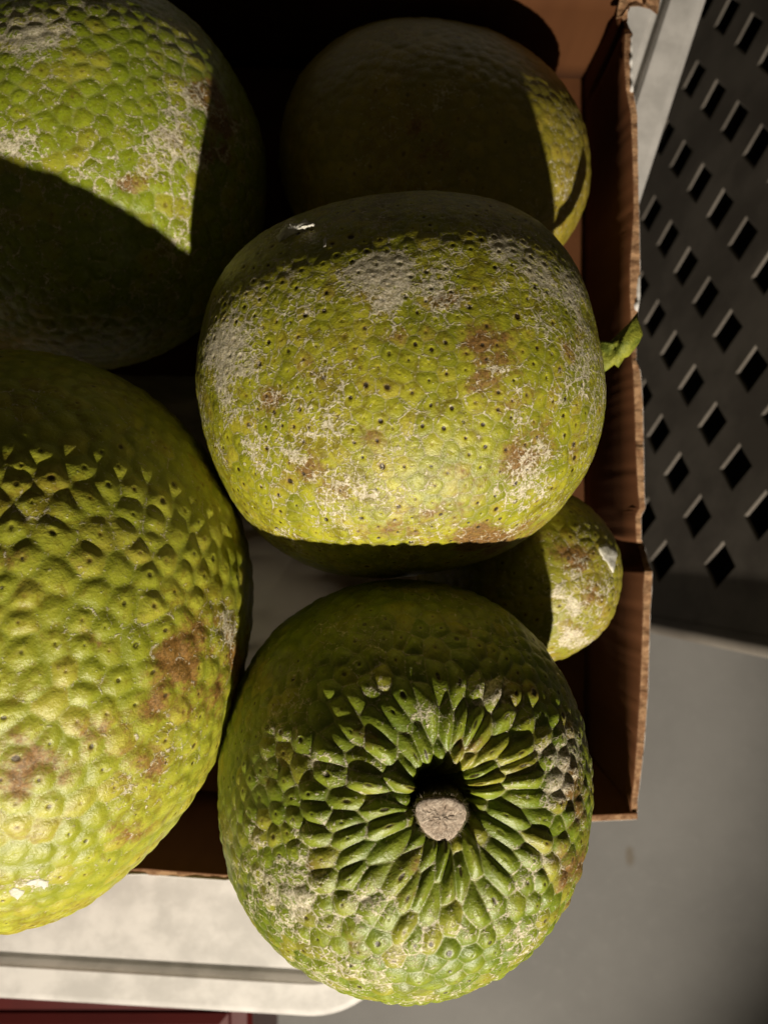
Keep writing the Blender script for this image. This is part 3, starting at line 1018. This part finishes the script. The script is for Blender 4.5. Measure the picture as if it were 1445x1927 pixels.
# ---- stem of E
def stem_E():
    m, nt, b = new_mat('cut_stem_end')
    g = G(nt)
    P = g.obj()
    f1 = g.noise(P, 420, 6, 0.75, 2.5)
    f2 = g.noise(P, 160, 3, 0.6, 1.0)
    col = g.mix(g.ramp(f1, 0.36, 0.62), (0.42, 0.31, 0.22), (0.90, 0.76, 0.60))
    col = g.mix(g.math('MULTIPLY', g.ramp(f2, 0.5, 0.75), 0.5), col, (0.5, 0.36, 0.25))
    g.put(b.inputs['Base Color'], col)
    b.inputs['Roughness'].default_value = 0.85
    g.put(b.inputs['Normal'], g.bump(f1, 0.9, 0.0016))
    m2 = simple_mat('stem_bark', (0.06, 0.06, 0.02), (0.15, 0.12, 0.05), 200, 0.8, 0.6, 0.0008, 500, (1, 1, 0.2))
    tip = at(830, 1538, 0.288)
    base = Vector((tip.x + 0.0035, tip.y - 0.0085, 0.240))
    shape = []
    N = 72
    for i in range(N):
        t = 2 * math.pi * i / N
        r = 1.0 + 0.07 * math.cos(3 * (t + 1.57)) + 0.05 * math.cos(2 * t + .6) + 0.02 * math.sin(5 * t + 1)
        shape.append((math.cos(t) * r, math.sin(t) * r))
    V, Fc = [], []
    rings = [(0.0, 0.0125), (0.35, 0.0104), (0.7, 0.0094), (0.93, 0.0094), (0.985, 0.0093), (1.0, 0.0088)]
    rs = np.random.RandomState(3)
    for t, r in rings:
        c = base.lerp(tip, t)
        for i, (x, y) in enumerate(shape):
            k = 1 + rs.normal() * 0.012
            V.append((c.x + x * r * k, c.y + y * r * k, c.z + rs.normal() * 0.0001))
    for k in range(len(rings) - 1):
        for i in range(N):
            j = (i + 1) % N
            Fc.append((k * N + i, k * N + j, (k + 1) * N + j, (k + 1) * N + i))
    Fc.append(tuple(reversed(range(N))))
    st = link('stem', py_mesh('stem', V, Fc, True), m2, rE)
    # cut face with a ragged fibrous relief
    V, Fc = [], []
    rr = [0.0089, 0.0082, 0.0072, 0.006, 0.0047, 0.0034, 0.002, 0.0008]
    for q, r in enumerate(rr):
        for i, (x, y) in enumerate(shape):
            z = tip.z + (0.0006 * min(q, 2) / 2 + rs.normal() * 0.00022 if q else -0.0004)
            V.append((tip.x + x * r, tip.y + y * r, z))
    for k in range(len(rr) - 1):
        for i in range(N):
            j = (i + 1) % N
            Fc.append((k * N + i, k * N + j, (k + 1) * N + j, (k + 1) * N + i))
    Fc.append(tuple(range((len(rr) - 1) * N, len(rr) * N)))
    o = link('cut_face', py_mesh('cut_face', V, Fc, True), m, rE)
    o['label'] = 'pale fibrous cut end of the stem'
    # fuzz of short fibres along the cut rim
    V, Fc = [], []
    for q in range(190):
        i = rs.randint(N)
        t = rs.uniform(0.55, 1.0) if q % 2 else 0.99
        c = base.lerp(tip, t)
        x, y = shape[i]
        o0 = Vector((c.x + x * 0.0091, c.y + y * 0.0091, c.z))
        d = Vector((x, y, rs.normal() * 0.5)).normalized() + Vector(rs.normal(size=3) * 0.5)
        e = o0 + d.normalized() * rs.uniform(0.0006, 0.0022)
        sd = d.cross(Vector((0, 0, 1))).normalized() * 0.00009
        k = len(V)
        V += [o0 - sd, o0 + sd, o0 + Vector((0, 0, 0.00018)), e]
        Fc += [(k, k + 1, k + 3), (k + 1, k + 2, k + 3), (k + 2, k, k + 3)]
    o = link('fuzz', py_mesh('fuzz', V, Fc), simple_mat('fibre', (0.5, 0.42, 0.3), (0.6, 0.5, 0.38), 50, 0.8, 0), rE)
    o['kind'] = 'stuff'


stem_E()


def leaf_stub():
    out = [(1118, 640), (1146, 643), (1156, 634), (1168, 622), (1183, 608), (1192, 596), (1199, 587), (1200, 602), (1206, 616), (1209, 630), (1203, 644), (1194, 657),
           (1182, 671), (1174, 674), (1168, 684), (1163, 692), (1155, 686), (1147, 693), (1139, 699), (1116, 700)]
    cx, cy = 1163, 652
    n = len(out)
    V, Fc = [], []
    zc = 0.178
    lv = [(1.0, 0.0), (0.94, 0.0022), (0.75, 0.0040), (0.45, 0.0052), (0.15, 0.0056)]
    for s, dz in lv:
        for x, y in out:
            lift = 0.006 * (x - 1116) / 90
            V.append(at(cx + (x - cx) * s, cy + (y - cy) * s, zc + dz + lift + random.uniform(-.0002, .0002)))
    m0 = len(V)
    for s, dz in lv[1:]:
        for x, y in out:
            lift = 0.006 * (x - 1116) / 90
            V.append(at(cx + (x - cx) * s, cy + (y - cy) * s, zc - dz + lift))
    for k in range(4):
        for i in range(n):
            j = (i + 1) % n
            Fc.append((k * n + i, k * n + j, (k + 1) * n + j, (k + 1) * n + i))
            lo = (lambda q, w: w if q == 0 else m0 + (q - 1) * n + w)
            Fc.append((lo(k, j), lo(k, i), lo(k + 1, i), lo(k + 1, j)))
    Fc.append(tuple(range(4 * n, 5 * n)))
    Fc.append(tuple(reversed(range(m0 + 3 * n, m0 + 4 * n))))
    m = simple_mat('green_stem', (0.10, 0.13, 0.010), (0.30, 0.31, 0.03), 110, 0.62, 0.8, 0.0012, 420)
    link('stem', py_mesh('stem', V, Fc, True), m, rC)


leaf_stub()


# ---- dried sap flakes lying on the skins
def patch(key, root, outline, name, thick=0.00025, mat=M_sap, label=None, curl=0.0):
    W, T = BVH[key]
    if not isinstance(BVH.get(key + '_t'), BVHTree):
        BVH[key + '_t'] = BVHTree.FromPolygons(W.tolist(), T.tolist())
    tree = BVH[key + '_t']
    o2 = []
    for i_, p_ in enumerate(outline):
        q_ = outline[(i_ + 1) % len(outline)]
        for f_ in (0.0, 0.33, 0.67):
            o2.append((p_[0] + (q_[0] - p_[0]) * f_ + random.uniform(-1.3, 1.3), p_[1] + (q_[1] - p_[1]) * f_ + random.uniform(-1.3, 1.3)))
    outline = o2
    n = len(outline)
    cx = sum(p[0] for p in outline) / n
    cy = sum(p[1] for p in outline) / n
    V, Fc = [], []
    for s, hgt in ((1.0, -0.0003), (0.96, thick * 0.7), (0.7, thick), (0.4, thick * 1.1), (0.12, thick)):
        for x, y in outline:
            d = (at(cx + (x - cx) * s, cy + (y - cy) * s, 0) - Vector((0, 0, H))).normalized()
            hit, nr, _, _ = tree.ray_cast(Vector((0, 0, H)), d)
            if hit is None:
                return
            nr = nr if nr.dot(d) < 0 else -nr
            V.append(hit + nr * (hgt + random.uniform(-0.00005, 0.00012) + curl * (cy + 12 - (cy + (y - cy) * s))))
    for k in range(4):
        for i in range(n):
            j = (i + 1) % n
            Fc.append((k * n + i, k * n + j, (k + 1) * n + j, (k + 1) * n + i))
    Fc.append(tuple(range(4 * n, 5 * n)))
    o = link(name, py_mesh(name, V, Fc, True), mat, root)
    if label:
        o['label'] = label


patch('C', rC, [(521, 449), (530, 442), (541, 434), (552, 430), (566, 431), (582, 427), (594, 431), (585, 435), (572, 437), (560, 441), (546, 445), (533, 452), (524, 455)],
      'sap_flake', 0.0008, label='curved silvery flake of dried sap', curl=0.00012)
patch('C', rC, [(608, 452), (613, 446), (616, 455), (613, 464), (609, 466)], 'sap_flake')
patch('F', rF, [(1126, 1030), (1131, 1024), (1140, 1022), (1147, 1027), (1155, 1030), (1160, 1040), (1159, 1055), (1157, 1068), (1153, 1078), (1148, 1074), (1143, 1062),
                (1134, 1052), (1128, 1042)], 'sap_patch', 0.0004, label='chalky white patch of dried sap')
patch('D', rD, [(46, 1664), (54, 1658), (64, 1656), (74, 1652), (82, 1656), (93, 1657), (92, 1668), (84, 1674), (78, 1667), (68, 1669), (58, 1664)], 'sap_patch')
patch('D', rD, [(18, 1675), (26, 1670), (38, 1672), (47, 1677), (42, 1686), (34, 1692), (26, 1688), (20, 1683)], 'sap_patch')
patch('B', rB, [(918, 62), (930, 64), (944, 62), (956, 68), (958, 76), (948, 82), (938, 80), (926, 74)], 'peel_flake', 0.002)
